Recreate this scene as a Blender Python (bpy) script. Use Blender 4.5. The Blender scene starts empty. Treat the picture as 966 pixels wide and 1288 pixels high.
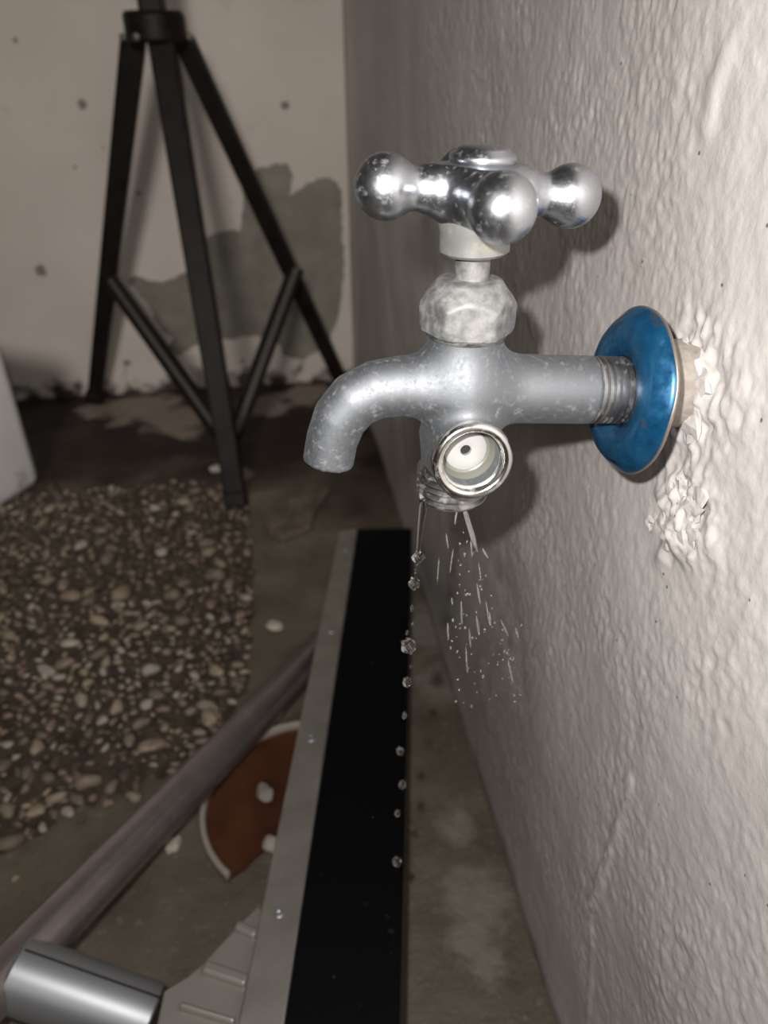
import bpy, bmesh, math, random
import numpy as np
from mathutils import Vector, Matrix, Euler

random.seed(7)
rng = np.random.default_rng(11)
S = bpy.context.scene
COL = S.collection

# ------------------------------------------------------------------ camera
F = 930.0                                    # focal length in pixels of the 966 x 1288 frame
YAW, PITCH, ROLL = [math.radians(a) for a in (8.3, 32.18, -0.4)]
DX = 0.122                                   # lens to right wall (wall_right is the plane x = 0)
H = 3.87 * DX                                # lens height
D = 9.55 * DX                                # lens to back wall
FW = np.array([math.sin(YAW)*math.cos(PITCH), math.cos(YAW)*math.cos(PITCH), -math.sin(PITCH)])
r0 = np.array([math.cos(YAW), -math.sin(YAW), 0.0]); u0 = np.cross(r0, FW)
RT = math.cos(ROLL)*r0 + math.sin(ROLL)*u0
UP = -math.sin(ROLL)*r0 + math.cos(ROLL)*u0
CAM = np.array([-DX, 0.0, H])

cd = bpy.data.cameras.new('camera'); cam = bpy.data.objects.new('camera', cd); COL.objects.link(cam)
m = Matrix.Identity(4)
for i in range(3):
    m[i][0], m[i][1], m[i][2], m[i][3] = RT[i], UP[i], -FW[i], CAM[i]
cam.matrix_world = m
cd.sensor_fit = 'VERTICAL'; cd.sensor_height = 36.0; cd.lens = 36.0*F/1288.0
cd.clip_start = 0.01
cd.dof.use_dof = True; cd.dof.focus_distance = 0.212; cd.dof.aperture_fstop = 12.0
S.camera = cam

# ------------------------------------------------------------------ world, lights, exposure
w = bpy.data.worlds.new('world'); S.world = w; w.use_nodes = True
w.node_tree.nodes['Background'].inputs[0].default_value = (0.55, 0.52, 0.5, 1)
w.node_tree.nodes['Background'].inputs[1].default_value = 0.05
S.view_settings.view_transform = 'Standard'; S.view_settings.look = 'None'
S.view_settings.exposure = 0.0; S.view_settings.gamma = 1.0; S.view_settings.use_curve_mapping = False

def point_light(name, loc, power, radius, col):
    l = bpy.data.lights.new(name, 'POINT'); l.energy = power; l.shadow_soft_size = radius; l.color = col
    o = bpy.data.objects.new(name, l); o.location = loc; COL.objects.link(o); return o
# the phone's flash, up and left of the lens (found by following the shadows back)
fl = CAM - 0.017*RT + 0.020*UP
point_light('phone_flash', fl, 3.8, 0.0035, (1.0, 0.965, 0.93))
# unseen fill spot added behind the camera to brighten the corner and back wall
la = bpy.data.lights.new('added_fill_spot', 'SPOT'); la.spot_size = math.radians(38); la.spot_blend = 1.0; la.shadow_soft_size = 0.16; la.energy = 70; la.color = (1.0, 0.93, 0.86)
lo = bpy.data.objects.new('added_fill_spot', la); lo.location = (-0.36, -1.05, 1.15); COL.objects.link(lo)
lo.rotation_euler = (Vector((-0.31, 1.165, 0.24)) - lo.location).to_track_quat('-Z', 'Y').to_euler()

# ------------------------------------------------------------------ helpers
def ray(px, py): return FW + RT*(px-483)/F - UP*(py-644)/F
def at(px, py, axis, val):
    d = ray(px, py); t = (val-CAM[axis])/d[axis]; return Vector(CAM + d*t)
def atY(px, py, y): return at(px, py, 1, y)
def atZ(px, py, z): return at(px, py, 2, z)
def atX(px, py, x=0.0): return at(px, py, 0, x)
def depth(P): return float((np.array(P)-CAM) @ FW)
def mm(px, P): return px*depth(P)/F          # pixels -> metres at point P

def link(name, mesh, mat=None, parent=None, smooth=True):
    o = bpy.data.objects.new(name, mesh); COL.objects.link(o)
    if mat: mesh.materials.append(mat)
    if smooth and len(mesh.polygons): mesh.polygons.foreach_set('use_smooth', [True]*len(mesh.polygons))
    if parent: o.parent = parent
    return o
def from_bm(name, bm, mat=None, parent=None, smooth=True, loc=None):
    me = bpy.data.meshes.new(name); bmesh.ops.recalc_face_normals(bm, faces=bm.faces[:]); bm.to_mesh(me); bm.free()
    o = link(name, me, mat, parent, smooth)
    if loc is not None: o.location = loc
    return o
def auto_sharp(o, ang=40):
    me = o.data; bm = bmesh.new(); bm.from_mesh(me)
    for e in bm.edges:
        if len(e.link_faces) == 2 and e.calc_face_angle(0) > math.radians(ang): e.smooth = False
    bm.to_mesh(me); bm.free(); return o
def tag(o, label, cat, group=None):
    o['label'] = label; o['category'] = cat
    if group: o['group'] = group
    return o
def thing(name, label, cat, loc, group=None):
    o = bpy.data.objects.new(name, None); o.location = loc; o.empty_display_size = 0.02; COL.objects.link(o)
    return tag(o, label, cat, group)
def child(o, p):
    """parent keeping world placement (mesh built in world coordinates)"""
    o.parent = p; o.matrix_parent_inverse = Matrix.Translation(-Vector(p.location)); return o

def axis_matrix(origin, axis, ref=None):
    z = Vector(axis).normalized(); x = Vector(ref) if ref else (Vector((0,0,1)) if abs(z.z) < .9 else Vector((1,0,0)))
    x = (x - z*x.dot(z)).normalized(); y = z.cross(x)
    M = Matrix.Identity(4)
    for i in range(3): M[i][0], M[i][1], M[i][2], M[i][3] = x[i], y[i], z[i], origin[i]
    return M
def lathe(bm, prof, M, n=64, jitter=None, closed=False):
    rings = []
    for (r, h) in prof:
        if r < 1e-7: rings.append([bm.verts.new(M @ Vector((0, 0, h)))]); continue
        rings.append([bm.verts.new(M @ Vector((r*math.cos(2*math.pi*k/n), r*math.sin(2*math.pi*k/n), h))) for k in range(n)])
    if closed: rings.append(rings[0])
    for a, b in zip(rings, rings[1:]):
        for k in range(n):
            k2 = (k+1) % n
            if len(a) == 1 and len(b) == 1: break
            if len(a) == 1: bm.faces.new((a[0], b[k], b[k2]))
            elif len(b) == 1: bm.faces.new((a[k], b[0], a[k2]))
            else: bm.faces.new((a[k], b[k], b[k2], a[k2]))
def tube(bm, pts, rad, n=24, cap=True):
    pts = [Vector(p) for p in pts]; rad = rad if isinstance(rad, (list, tuple)) else [rad]*len(pts)
    rings = []; ref = None
    for i, p in enumerate(pts):
        t = (pts[min(i+1, len(pts)-1)] - pts[max(i-1, 0)]).normalized()
        if ref is None: ref = Vector((0,0,1)) if abs(t.z) < .9 else Vector((1,0,0))
        x = (ref - t*ref.dot(t)).normalized(); y = t.cross(x); ref = x
        rings.append([bm.verts.new(p + (x*math.cos(2*math.pi*k/n) + y*math.sin(2*math.pi*k/n))*rad[i]) for k in range(n)])
    for a, b in zip(rings, rings[1:]):
        for k in range(n): bm.faces.new((a[k], a[(k+1) % n], b[(k+1) % n], b[k]))
    if cap: bm.faces.new(rings[0][::-1]); bm.faces.new(rings[-1])
def prism(bm, bottom, top):
    a = [bm.verts.new(p) for p in bottom]; b = [bm.verts.new(p) for p in top]; n = len(a)
    bm.faces.new(a[::-1]); bm.faces.new(b)
    for k in range(n): bm.faces.new((a[k], a[(k+1) % n], b[(k+1) % n], b[k]))
def bar(bm, A, B, w, t, side):
    """rectangular bar from A to B, width w along `side`, thickness t across"""
    A, B = Vector(A), Vector(B); d = (B-A).normalized(); s = Vector(side); s = (s - d*s.dot(d)).normalized(); q = d.cross(s)
    wa, wb = (w if isinstance(w, tuple) else (w, w))
    f = lambda P, W: [P + s*W/2*i + q*t/2*j for i, j in ((-1,-1),(1,-1),(1,1),(-1,1))]
    prism(bm, f(A, wa), f(B, wb))
def bevel(o, wd, seg=2, ang=35):
    b = o.modifiers.new('bevel', 'BEVEL'); b.width = wd; b.segments = seg; b.limit_method = 'ANGLE'; b.angle_limit = math.radians(ang); return o

# numpy noise
def _hash(ix, iy, seed):
    h = (ix.astype(np.int64)*374761393 + iy.astype(np.int64)*668265263 + seed*974711) & 0xffffffff
    h = ((h ^ (h >> 13))*1274126177) & 0xffffffff
    return ((h ^ (h >> 16)) & 0xffff)/65535.0
def vnoise(x, y, seed=0):
    ix, iy = np.floor(x), np.floor(y); fx, fy = x-ix, y-iy
    fx = fx*fx*fx*(fx*(fx*6-15)+10); fy = fy*fy*fy*(fy*(fy*6-15)+10)
    a, b = _hash(ix, iy, seed), _hash(ix+1, iy, seed); c, d_ = _hash(ix, iy+1, seed), _hash(ix+1, iy+1, seed)
    return (a*(1-fx)+b*fx)*(1-fy) + (c*(1-fx)+d_*fx)*fy - 0.5
def fbm(x, y, seed=0, o=3):
    s = 0
    for k in range(o): s = s + vnoise(x*2**k, y*2**k, seed+k*17)/2**k
    return s

# signed-distance surfaces for cast metal
def sd_chain(P, pts, k=None):
    """round-cone chain: pts = [(x,y,z,r), ...]"""
    d = None
    for a, b in zip(pts, pts[1:]):
        A, B = np.array(a[:3]), np.array(b[:3]); BA = B-A
        h = np.clip(((P-A) @ BA)/(BA @ BA), 0, 1)
        e = np.linalg.norm(P-A-h[..., None]*BA, axis=-1) - (a[3] + (b[3]-a[3])*h)
        d = e if d is None else np.minimum(d, e)
    return d
def sd_cyl(P, A, B, r, round_=0.0):
    A, B = np.array(A), np.array(B); L = np.linalg.norm(B-A); n = (B-A)/L
    h = (P-A) @ n; q = np.linalg.norm(P-A-h[..., None]*n, axis=-1)
    dx, dz = q-(r-round_), np.abs(h-L/2)-(L/2-round_)
    return np.minimum(np.maximum(dx, dz), 0) + np.sqrt(np.maximum(dx, 0)**2+np.maximum(dz, 0)**2) - round_
def smin(a, b, k):
    h = np.clip(0.5+0.5*(b-a)/k, 0, 1); return b*(1-h)+a*h-k*h*(1-h)
def surface_nets(name, fn, lo, hi, step, mat, parent):
    lo, hi = np.array(lo), np.array(hi); n = np.ceil((hi-lo)/step).astype(int)+1
    ax = [lo[i]+step*np.arange(n[i]) for i in range(3)]
    V = np.empty(n)
    for i in range(n[0]):
        Y, Z = np.meshgrid(ax[1], ax[2], indexing='ij'); P = np.stack([np.full_like(Y, ax[0][i]), Y, Z], -1)
        V[i] = fn(P)
    s = V < 0
    c = [V[i:n[0]-1+i, j:n[1]-1+j, k:n[2]-1+k] for i in (0,1) for j in (0,1) for k in (0,1)]
    corner = [(i,j,k) for i in (0,1) for j in (0,1) for k in (0,1)]
    cnt = np.zeros(c[0].shape); acc = np.zeros(c[0].shape+(3,))
    for a in range(8):
        for b in range(a+1, 8):
            if sum(abs(p-q) for p, q in zip(corner[a], corner[b])) != 1: continue
            ch = (c[a] < 0) != (c[b] < 0)
            t = np.where(ch, c[a]/np.where(ch, c[a]-c[b], 1), 0)
            for q in range(3): acc[..., q] += np.where(ch, corner[a][q]+t*(corner[b][q]-corner[a][q]), 0)
            cnt += ch
    act = cnt > 0; idx = -np.ones(c[0].shape, int); idx[act] = np.arange(act.sum())
    ijk = np.argwhere(act); verts = lo + step*(ijk + acc[act]/cnt[act][:, None])
    faces = []
    for q in range(3):
        u_, v_ = (q+1) % 3, (q+2) % 3
        sl0 = [slice(None)]*3; sl1 = [slice(None)]*3; sl0[q] = slice(0, -1); sl1[q] = slice(1, None)
        A, B = s[tuple(sl0)], s[tuple(sl1)]
        E = np.argwhere(A != B); E = E[(E[:, u_] > 0) & (E[:, v_] > 0) & (E[:, u_] < n[u_]-1) & (E[:, v_] < n[v_]-1)]
        fl_ = A[tuple(E.T)]
        def cell(du, dv):
            e = E.copy(); e[:, u_] += du; e[:, v_] += dv; return idx[tuple(e.T)]
        quad = np.stack([cell(-1,-1), cell(0,-1), cell(0,0), cell(-1,0)], 1)
        quad[~fl_] = quad[~fl_][:, ::-1]; faces.append(quad)
    faces = np.concatenate(faces)
    me = bpy.data.meshes.new(name); me.from_pydata(verts.tolist(), [], faces.tolist())
    o = link(name, me, mat, None, True)
    return child(o, parent) if parent else o

# ------------------------------------------------------------------ materials
def mat(name, base=(.5,.5,.5), rough=.5, metal=0.0, **kw):
    M = bpy.data.materials.new(name); M.use_nodes = True; nt = M.node_tree; b = nt.nodes['Principled BSDF']
    b.inputs['Base Color'].default_value = (*base, 1); b.inputs['Roughness'].default_value = rough; b.inputs['Metallic'].default_value = metal
    for k, v in kw.items(): b.inputs[k.replace('_', ' ')].default_value = v
    return M
def node(M, t, **kw):
    n = M.node_tree.nodes.new(t)
    for k, v in kw.items():
        if k in n.inputs: n.inputs[k].default_value = v
        else: setattr(n, k, v)
    return n
def lk(M, a, b): M.node_tree.links.new(a, b)
def coords(M): return node(M, 'ShaderNodeTexCoord').outputs['Object']
def noise(M, co, scale, detail=4, rough=.55, dist=0.0):
    n = node(M, 'ShaderNodeTexNoise', Scale=scale, Detail=detail, Roughness=rough, Distortion=dist); lk(M, co, n.inputs['Vector']); return n.outputs['Fac']
def ramp(M, fac, stops, interp='LINEAR'):
    n = node(M, 'ShaderNodeValToRGB'); cr = n.color_ramp; cr.interpolation = interp
    while len(cr.elements) < len(stops): cr.elements.new(.5)
    for e, (p, c) in zip(cr.elements, stops): e.position = p; e.color = (*c, 1) if len(c) == 3 else c
    lk(M, fac, n.inputs[0]); return n.outputs[0]
def g(v): return (v, v, v)
def mix(M, fac, a, b, mode='MIX'):
    n = node(M, 'ShaderNodeMix', data_type='RGBA', blend_type=mode)
    for sock, v in ((n.inputs[0], fac), (n.inputs[6], a), (n.inputs[7], b)):
        if hasattr(v, 'links'): lk(M, v, sock)
        elif isinstance(v, (int, float)): sock.default_value = v
        else: sock.default_value = (*v, 1)
    return n.outputs[2]
def math_(M, op, a, b=0.0, c=None):
    n = node(M, 'ShaderNodeMath', operation=op)
    for i, v in enumerate((a, b) if c is None else (a, b, c)):
        if hasattr(v, 'links'): lk(M, v, n.inputs[i])
        else: n.inputs[i].default_value = v
    return n.outputs[0]
def xyz(M, co):
    n = node(M, 'ShaderNodeSeparateXYZ'); lk(M, co, n.inputs[0]); return n.outputs
def bump(M, h, strength=.3, dist=.001):
    n = node(M, 'ShaderNodeBump', Strength=strength, Distance=dist); lk(M, h, n.inputs['Height']); lk(M, n.outputs[0], bs(M).inputs['Normal']); return n
def bs(M): return M.node_tree.nodes['Principled BSDF']
def setc(M, c): lk(M, c, bs(M).inputs['Base Color'])
def setr(M, c): lk(M, c, bs(M).inputs['Roughness'])
def spots(M, co, pts, edge=.3, nscale=60, namp=.5):
    """mask of soft blotches, pts = [(x,y,z,r)]"""
    out = None; nz = noise(M, co, nscale, 3)
    for (x, y, z, r) in pts:
        d = node(M, 'ShaderNodeVectorMath', operation='DISTANCE'); lk(M, co, d.inputs[0]); d.inputs[1].default_value = (x, y, z)
        v = math_(M, 'DIVIDE', d.outputs['Value'], r); v = math_(M, 'ADD', v, math_(M, 'MULTIPLY', math_(M, 'SUBTRACT', nz, .5), namp*2))
        mr = node(M, 'ShaderNodeMapRange'); lk(M, v, mr.inputs[0]); mr.inputs[1].default_value = 1+edge/2; mr.inputs[2].default_value = 1-edge/2
        out = mr.outputs[0] if out is None else math_(M, 'MAXIMUM', out, mr.outputs[0])
    return out

# right wall plaster
PL = mat('rough_plaster_paint', (.6,.57,.55), .55)
co = coords(PL); X = xyz(PL, co)
c = ramp(PL, noise(PL, co, 9, 5), [(.3, (.57,.53,.51)), (.7, (.67,.635,.61))])
c = mix(PL, ramp(PL, noise(PL, co, 90, 3), [(.5, g(0)), (.8, g(.35))]), c, (.50,.47,.45))
# grime up from the floor and wet stain under the tap
low = node(PL, 'ShaderNodeMapRange'); lk(PL, math_(PL, 'ADD', X[2], math_(PL, 'MULTIPLY', noise(PL, co, 25, 4), .03)), low.inputs[0]); low.inputs[1].default_value = .032; low.inputs[2].default_value = .012
c = mix(PL, low.outputs[0], c, (.16,.13,.115))
wet = spots(PL, co, [(0,.31,.19,.055), (0,.33,.12,.075), (0,.36,.05,.09), (0,.5,.12,.15)], .7, 22, .45)
c = mix(PL, math_(PL, 'MULTIPLY', wet, .16), c, (.30,.265,.265))
v = node(PL, 'ShaderNodeTexVoronoi', Scale=75.0); lk(PL, co, v.inputs['Vector'])
c = mix(PL, ramp(PL, v.outputs['Distance'], [(.035, g(.85)), (.055, g(0))]), c, (.10,.075,.07))
setc(PL, c)
setr(PL, math_(PL, 'SUBTRACT', .6, math_(PL, 'MULTIPLY', wet, .25)))
nb = math_(PL, 'ADD', noise(PL, co, 420, 5, .6), math_(PL, 'MULTIPLY', noise(PL, co, 130, 3), 1.2)); bump(PL, nb, .4, .0006)

# back wall
BW = mat('cream_paint_coat', (.6,.55,.5), .75); co = coords(BW)
c = ramp(BW, noise(BW, co, 5, 4), [(.3, (.52,.475,.43)), (.7, (.62,.57,.525))])
c = mix(BW, ramp(BW, noise(BW, co, 30, 5), [(.62, g(0)), (.78, g(.5))]), c, (.40,.35,.31))
BWX = xyz(BW, co)
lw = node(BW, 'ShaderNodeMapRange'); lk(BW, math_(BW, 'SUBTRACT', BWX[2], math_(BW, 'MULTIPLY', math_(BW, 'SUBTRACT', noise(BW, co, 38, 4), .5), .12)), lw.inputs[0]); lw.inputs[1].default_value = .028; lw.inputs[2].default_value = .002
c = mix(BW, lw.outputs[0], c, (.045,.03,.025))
sp = spots(BW, co, [(*atY(px, py, D), r) for px, py, r in ((104,131,.006), (358,132,.006), (52,340,.008), (174,242,.004), (95,210,.003), (160,456,.006), (305,453,.004), (20,50,.004), (130,185,.003))], .5, 110, .8)
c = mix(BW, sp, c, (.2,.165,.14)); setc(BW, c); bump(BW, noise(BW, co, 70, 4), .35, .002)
CE = mat('bare_grey_cement', (.2,.19,.165), .85); co = coords(CE)
setc(CE, ramp(CE, noise(CE, co, 24, 5), [(.3, (.165,.155,.13)), (.7, (.255,.24,.205))])); bump(CE, noise(CE, co, 120, 4), .5, .002)
PW = mat('dull_plaster', (.22,.20,.185), .8)
CEIL = mat('ceiling_paint', (.3,.285,.27), .8)

# floor
FL = mat('stained_concrete', (.15,.12,.09), .7); co = coords(FL); X = xyz(FL, co)
c = ramp(FL, noise(FL, co, 14, 6, .6), [(.3, (.105,.086,.060)), (.55, (.165,.140,.104)), (.75, (.235,.205,.16))])
c = mix(FL, ramp(FL, noise(FL, co, 160, 3), [(.6, g(0)), (.72, g(.6))]), c, (.26,.225,.18))
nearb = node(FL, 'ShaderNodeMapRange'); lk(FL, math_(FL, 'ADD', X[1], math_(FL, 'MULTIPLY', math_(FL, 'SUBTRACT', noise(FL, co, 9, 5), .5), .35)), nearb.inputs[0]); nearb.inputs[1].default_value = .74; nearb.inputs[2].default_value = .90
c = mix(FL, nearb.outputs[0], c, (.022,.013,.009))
pale = spots(FL, co, [(*atZ(px, py, 0), r) for px, py, r in ((175,512,.055), (222,528,.045), (235,545,.02), (120,516,.025), (335,510,.035), (382,496,.04), (300,596,.018))], .5, 30, 1.0)
c = mix(FL, pale, c, (.26,.215,.18))
spl = spots(FL, co, [(*atZ(px, py, 0), r) for px, py, r in ((600,1130,.02), (592,1180,.014), (545,790,.03), (552,860,.02), (575,1040,.012), (610,1210,.012))], .9, 90, 1.0)
c = mix(FL, math_(FL, 'MULTIPLY', spl, .6), c, (.34,.31,.27))
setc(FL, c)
bump(FL, math_(FL, 'ADD', noise(FL, co, 60, 6, .65), math_(FL, 'MULTIPLY', noise(FL, co, 300, 3), .4)), .6, .004)
setr(FL, ramp(FL, noise(FL, co, 12, 3), [(.35, g(.4)), (.65, g(.8))]))
GB = mat('gravel_bed_dirt', (.05,.035,.025), .85); co = coords(GB)
setc(GB, ramp(GB, noise(GB, co, 90, 5), [(.3, (.035,.025,.017)), (.7, (.105,.083,.060))])); bump(GB, noise(GB, co, 200, 4), .8, .004)
PEB = []
for i, cc in enumerate([(.26,.205,.15), (.34,.285,.23), (.18,.145,.11), (.42,.37,.315), (.27,.19,.15), (.10,.078,.058), (.36,.29,.21)]):
    p = mat('pebble_stone', cc, .6); co = coords(p)
    n_ = noise(p, co, 1.6, 4); setc(p, mix(p, n_, tuple(v*.65 for v in cc), tuple(min(1, v*1.35) for v in cc))); PEB.append(p)

# metals
def metal_mat(name, base, rough, spotcol, amt, scale=120, rv=.12, metal=1.0):
    M = mat(name, base, rough, metal); co = coords(M)
    n1 = noise(M, co, scale, 5, .65); mask = ramp(M, n1, [(.56-amt, g(0)), (.86-amt*.6, g(1))])
    c = mix(M, mask, base, spotcol); setc(M, c)
    lk(M, math_(M, 'SUBTRACT', metal, math_(M, 'MULTIPLY', mask, .75*metal)), bs(M).inputs['Metallic'])
    setr(M, math_(M, 'ADD', rough-rv, math_(M, 'ADD', math_(M, 'MULTIPLY', noise(M, co, scale*2.2, 3), rv*2), math_(M, 'MULTIPLY', mask, .25))))
    bump(M, noise(M, co, scale*5, 3), .12, .0003)
    return M
CAST = metal_mat('galvanised_cast_metal', (.26,.275,.295), .64, (.28,.29,.30), .02, 420)
CHROME = metal_mat('worn_chrome', (.48,.50,.54), .33, (.25,.235,.235), -.01, 420, .08)
NUT = metal_mat('limescaled_brass_nut', (.20,.205,.205), .55, (.33,.325,.31), .15, 300, .12, .55)
THR = metal_mat('thread_metal', (.42,.42,.42), .38, (.38,.36,.33), .06, 200)
RIM = metal_mat('polished_port_rim', (.72,.71,.69), .22, (.45,.42,.36), .03, 220, .06)
LIME = mat('limescale_lining', (.22,.225,.19), .35, .25)
WASH = mat('white_rubber_washer', (.40,.40,.39), .5)
DARK = mat('hole_shade_and_seam', (.02,.018,.016), .8)  # near-black for the painted shade in the washer hole, and the sleeve seam
BLUE = mat('blue_anodised', (.012,.12,.26), .3, .5, Coat_Weight=.3, Coat_Roughness=.1); co = coords(BLUE)
c = ramp(BLUE, noise(BLUE, co, 130, 6, .7), [(.3, (.006,.060,.150)), (.5, (.010,.095,.215)), (.75, (.016,.135,.27))])
c = mix(BLUE, ramp(BLUE, noise(BLUE, co, 75, 5, .6), [(.60, g(0)), (.66, g(.75))]), c, (.10,.075,.05)); setc(BLUE, c)
setr(BLUE, ramp(BLUE, noise(BLUE, co, 240, 4), [(.35, g(.16)), (.65, g(.45))]))
EDGE = mat('raw_flange_edge', (.35,.30,.26), .45, .8)
PVC = mat('cream_plastic_socket', (.62,.56,.49), .6); co = coords(PVC)
setc(PVC, ramp(PVC, noise(PVC, co, 300, 4), [(.3, (.30,.265,.23)), (.6, (.40,.36,.32))])); bump(PVC, noise(PVC, co, 300, 4), .5, .001)
SPRAY = mat('aerated_spray_water', (.9,.9,.9), .15, 0, Transmission_Weight=.88, IOR=1.333)
WATER = mat('water', (1,1,1), .0, 0, Transmission_Weight=1.0, IOR=1.333)
TRI = mat('black_painted_metal', (.016,.012,.011), .5, Specular_IOR_Level=.2); co = coords(TRI)
setc(TRI, ramp(TRI, noise(TRI, co, 40, 3), [(.3, (.006,.005,.005)), (.7, (.014,.0105,.009))]))
CHAN = mat('brace_channel_grey', (.13,.12,.11), .45, .3)
WHT = mat('white_plastic', (.72,.71,.70), .4)
BLK = mat('matt_black_board', (.0028,.0028,.004), .55, Specular_IOR_Level=.1)
ALU = mat('brushed_aluminium', (.46,.44,.41), .45, .85); co = coords(ALU)
setc(ALU, ramp(ALU, noise(ALU, co, 45, 5), [(.3, (.40,.38,.35)), (.7, (.54,.52,.48))]))
CASTAL = mat('cast_alloy', (.40,.385,.35), .5, .7)
TUBE = mat('dark_steel_tube', (.16,.135,.135), .30, .85); co = coords(TUBE)
setc(TUBE, ramp(TUBE, noise(TUBE, co, 60, 5), [(.3, (.36,.31,.31)), (.7, (.46,.41,.41))]))
SLEEVE = mat('satin_steel_sleeve', (.36,.375,.40), .45, .7)
BROWN = mat('brown_glaze', (.085,.028,.012), .4); co = coords(BROWN)
setc(BROWN, ramp(BROWN, noise(BROWN, co, 30, 5), [(.3, (.060,.020,.010)), (.7, (.125,.044,.018))]))
PALE = mat('pale_rim', (.40,.36,.31), .6)
CHIP = mat('pale_plaster_chip', (.55,.50,.43), .8)
GREYST = mat('grey_stone', (.36,.34,.31), .6)

# ------------------------------------------------------------------ the setting
def grid_mesh(name, ys, zs, fn):
    Y, Z = np.meshgrid(ys, zs, indexing='ij'); P = fn(Y, Z); V = P.reshape(-1, 3)
    ny, nz = len(ys), len(zs); i = np.arange((ny-1)*(nz-1)); a = (i//(nz-1))*nz + i % (nz-1)
    me = bpy.data.meshes.new(name); me.from_pydata(V.tolist(), [], np.stack([a, a+1, a+nz+1, a+nz], 1).tolist()); return me
def structure(o): o['kind'] = 'structure'; return o

FLC = Vector((-0.0150, .197, .3815))         # flange centre
SOCK = atX(856, 488, 0.0)
def wall_fn(Y, Z):
    nearf = 1.0
    rid = 1-np.abs(2*vnoise(Y/.0062+3*vnoise(Y/.03, Z/.03, 9), Z/.0085, 3))*1.6
    d = .0030*fbm(Y/.09, Z/.09, 1, 2) + .0004*fbm(Y/.012, Z/.014, 5, 2) + .00012*(rid-.5)*(.5+vnoise(Y/.05, Z/.05, 31)) + .00040*fbm(Y/.0030, Z/.0036, 8, 3)*(1+1.4*vnoise(Y/.03, Z/.03, 44))
    # raised drip ridge running down the plaster, low on the wall
    for (a, b, wd, hh) in (((792,985), (742,1140), .0026, .0011), ((852,640), (830,700), .003, .002), ((905,60), (880,160), .0035, .0011), ((742,1140), (735,1288), .002, .0007)):
        A, B = atX(*a), atX(*b); ay, az, by, bz = A.y, A.z, B.y, B.z
        L2 = (by-ay)**2+(bz-az)**2; t = np.clip(((Y-ay)*(by-ay)+(Z-az)*(bz-az))/L2, 0, 1)
        q = np.hypot(Y-ay-t*(by-ay), Z-az-t*(bz-az)) + .003*fbm(Y/.008, Z/.008, 77, 2)
        d = d + hh*np.exp(-(q/wd)**2)
    # patched lumps under and around the pipe socket
    for (px, py, rr, hh) in ((868,490,.024,.0035), (845,640,.014,.003), (868,650,.016,.004)):
        Pc = atX(px, py); q = np.hypot((Y-Pc.y), (Z-Pc.z))/rr
        d = d + np.exp(-q**4)*(hh*.4 + hh*1.1*fbm(Y/.006, Z/.008, 55, 4))
    fade = np.clip((Y-.02)/.05, 0, 1)*np.clip((1.16-Y)/.03, 0, 1)
    return np.stack([(d-.0012)*fade, Y, Z], -1)
ys = np.concatenate([[-1.3, -.6, -.2, 0, .05], np.arange(.09, .46, .00085), np.arange(.46, .75, .0022), np.arange(.75, D+.004, .006), [D]])
zs = np.concatenate([np.arange(-.02, .58, .00095), np.arange(.58, .70, .01), [.9, 1.4, 2.3]])
me = grid_mesh('wall_right', ys, zs, lambda Y, Z: wall_fn(Y, Z)*np.array([-1, 1, 1]))
wall_right = structure(link('wall_right', me, PL))

def quad_box(name, lo, hi, m_):
    bm = bmesh.new(); prism(bm, [(lo[0],lo[1],lo[2]),(hi[0],lo[1],lo[2]),(hi[0],hi[1],lo[2]),(lo[0],hi[1],lo[2])], [(lo[0],lo[1],hi[2]),(hi[0],lo[1],hi[2]),(hi[0],hi[1],hi[2]),(lo[0],hi[1],hi[2])])
    return structure(from_bm(name, bm, m_, None, False))
wall_back = quad_box('wall_back', (-1.65, D, -.02), (.05, D+.1, 2.3), CE)
quad_box('wall_left', (-1.70, -1.3, -.02), (-1.60, D, 2.3), PW)
quad_box('wall_front', (-1.65, -1.4, -.02), (.05, -1.3, 2.3), PW)
quad_box('ceiling', (-1.65, -1.35, 2.3), (.05, D+.05, 2.36), CEIL)

# paint coat of the back wall: a 2 mm skin with the flaked-off hole through it
hole_px = [(160,352),(171,346),(185,352),(200,354),(219,350),(233,342),(246,340),(258,318),(262,297),(280,291),(303,289),(306,262),(304,240),(322,213),(343,207),(362,204),(369,222),(365,246),(383,233),(407,222),(421,228),(430,240),(429,280),(432,318),(433,348),(427,392),(413,437),(378,453),(356,447),(350,432),(318,422),(293,427),(268,424),(248,434),(224,447),(213,438),(218,424),(202,413),(189,388),(174,368)]
hole = []
for i, (a, b) in enumerate(zip(hole_px, hole_px[1:]+hole_px[:1])):
    A, B = atY(*a, D), atY(*b, D)
    for k in range(5):
        t = k/5; P = A.lerp(B, t); j = .0022 if k else 0.0
        hole.append((P.x+random.uniform(-j, j), P.z+random.uniform(-j, j)))
bm = bmesh.new()
outer = [(-1.6, 0), (-.002, 0), (-.002, 2.3), (-1.6, 2.3)]
def loop(pts): 
    vs = [bm.verts.new((x, D-.0022, z)) for x, z in pts]; return [bm.edges.new((vs[i], vs[(i+1) % len(vs)])) for i in range(len(vs))]
es = loop(outer)+loop(hole)
bmesh.ops.triangle_fill(bm, use_beauty=True, use_dissolve=False, edges=es, normal=(0,-1,0))
ex = bmesh.ops.extrude_face_region(bm, geom=bm.faces[:])
for v_ in [q for q in ex['geom'] if isinstance(q, bmesh.types.BMVert)]: v_.co.y = D-.0001
child(from_bm('paint_coat', bm, BW, None, False), wall_back)

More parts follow.
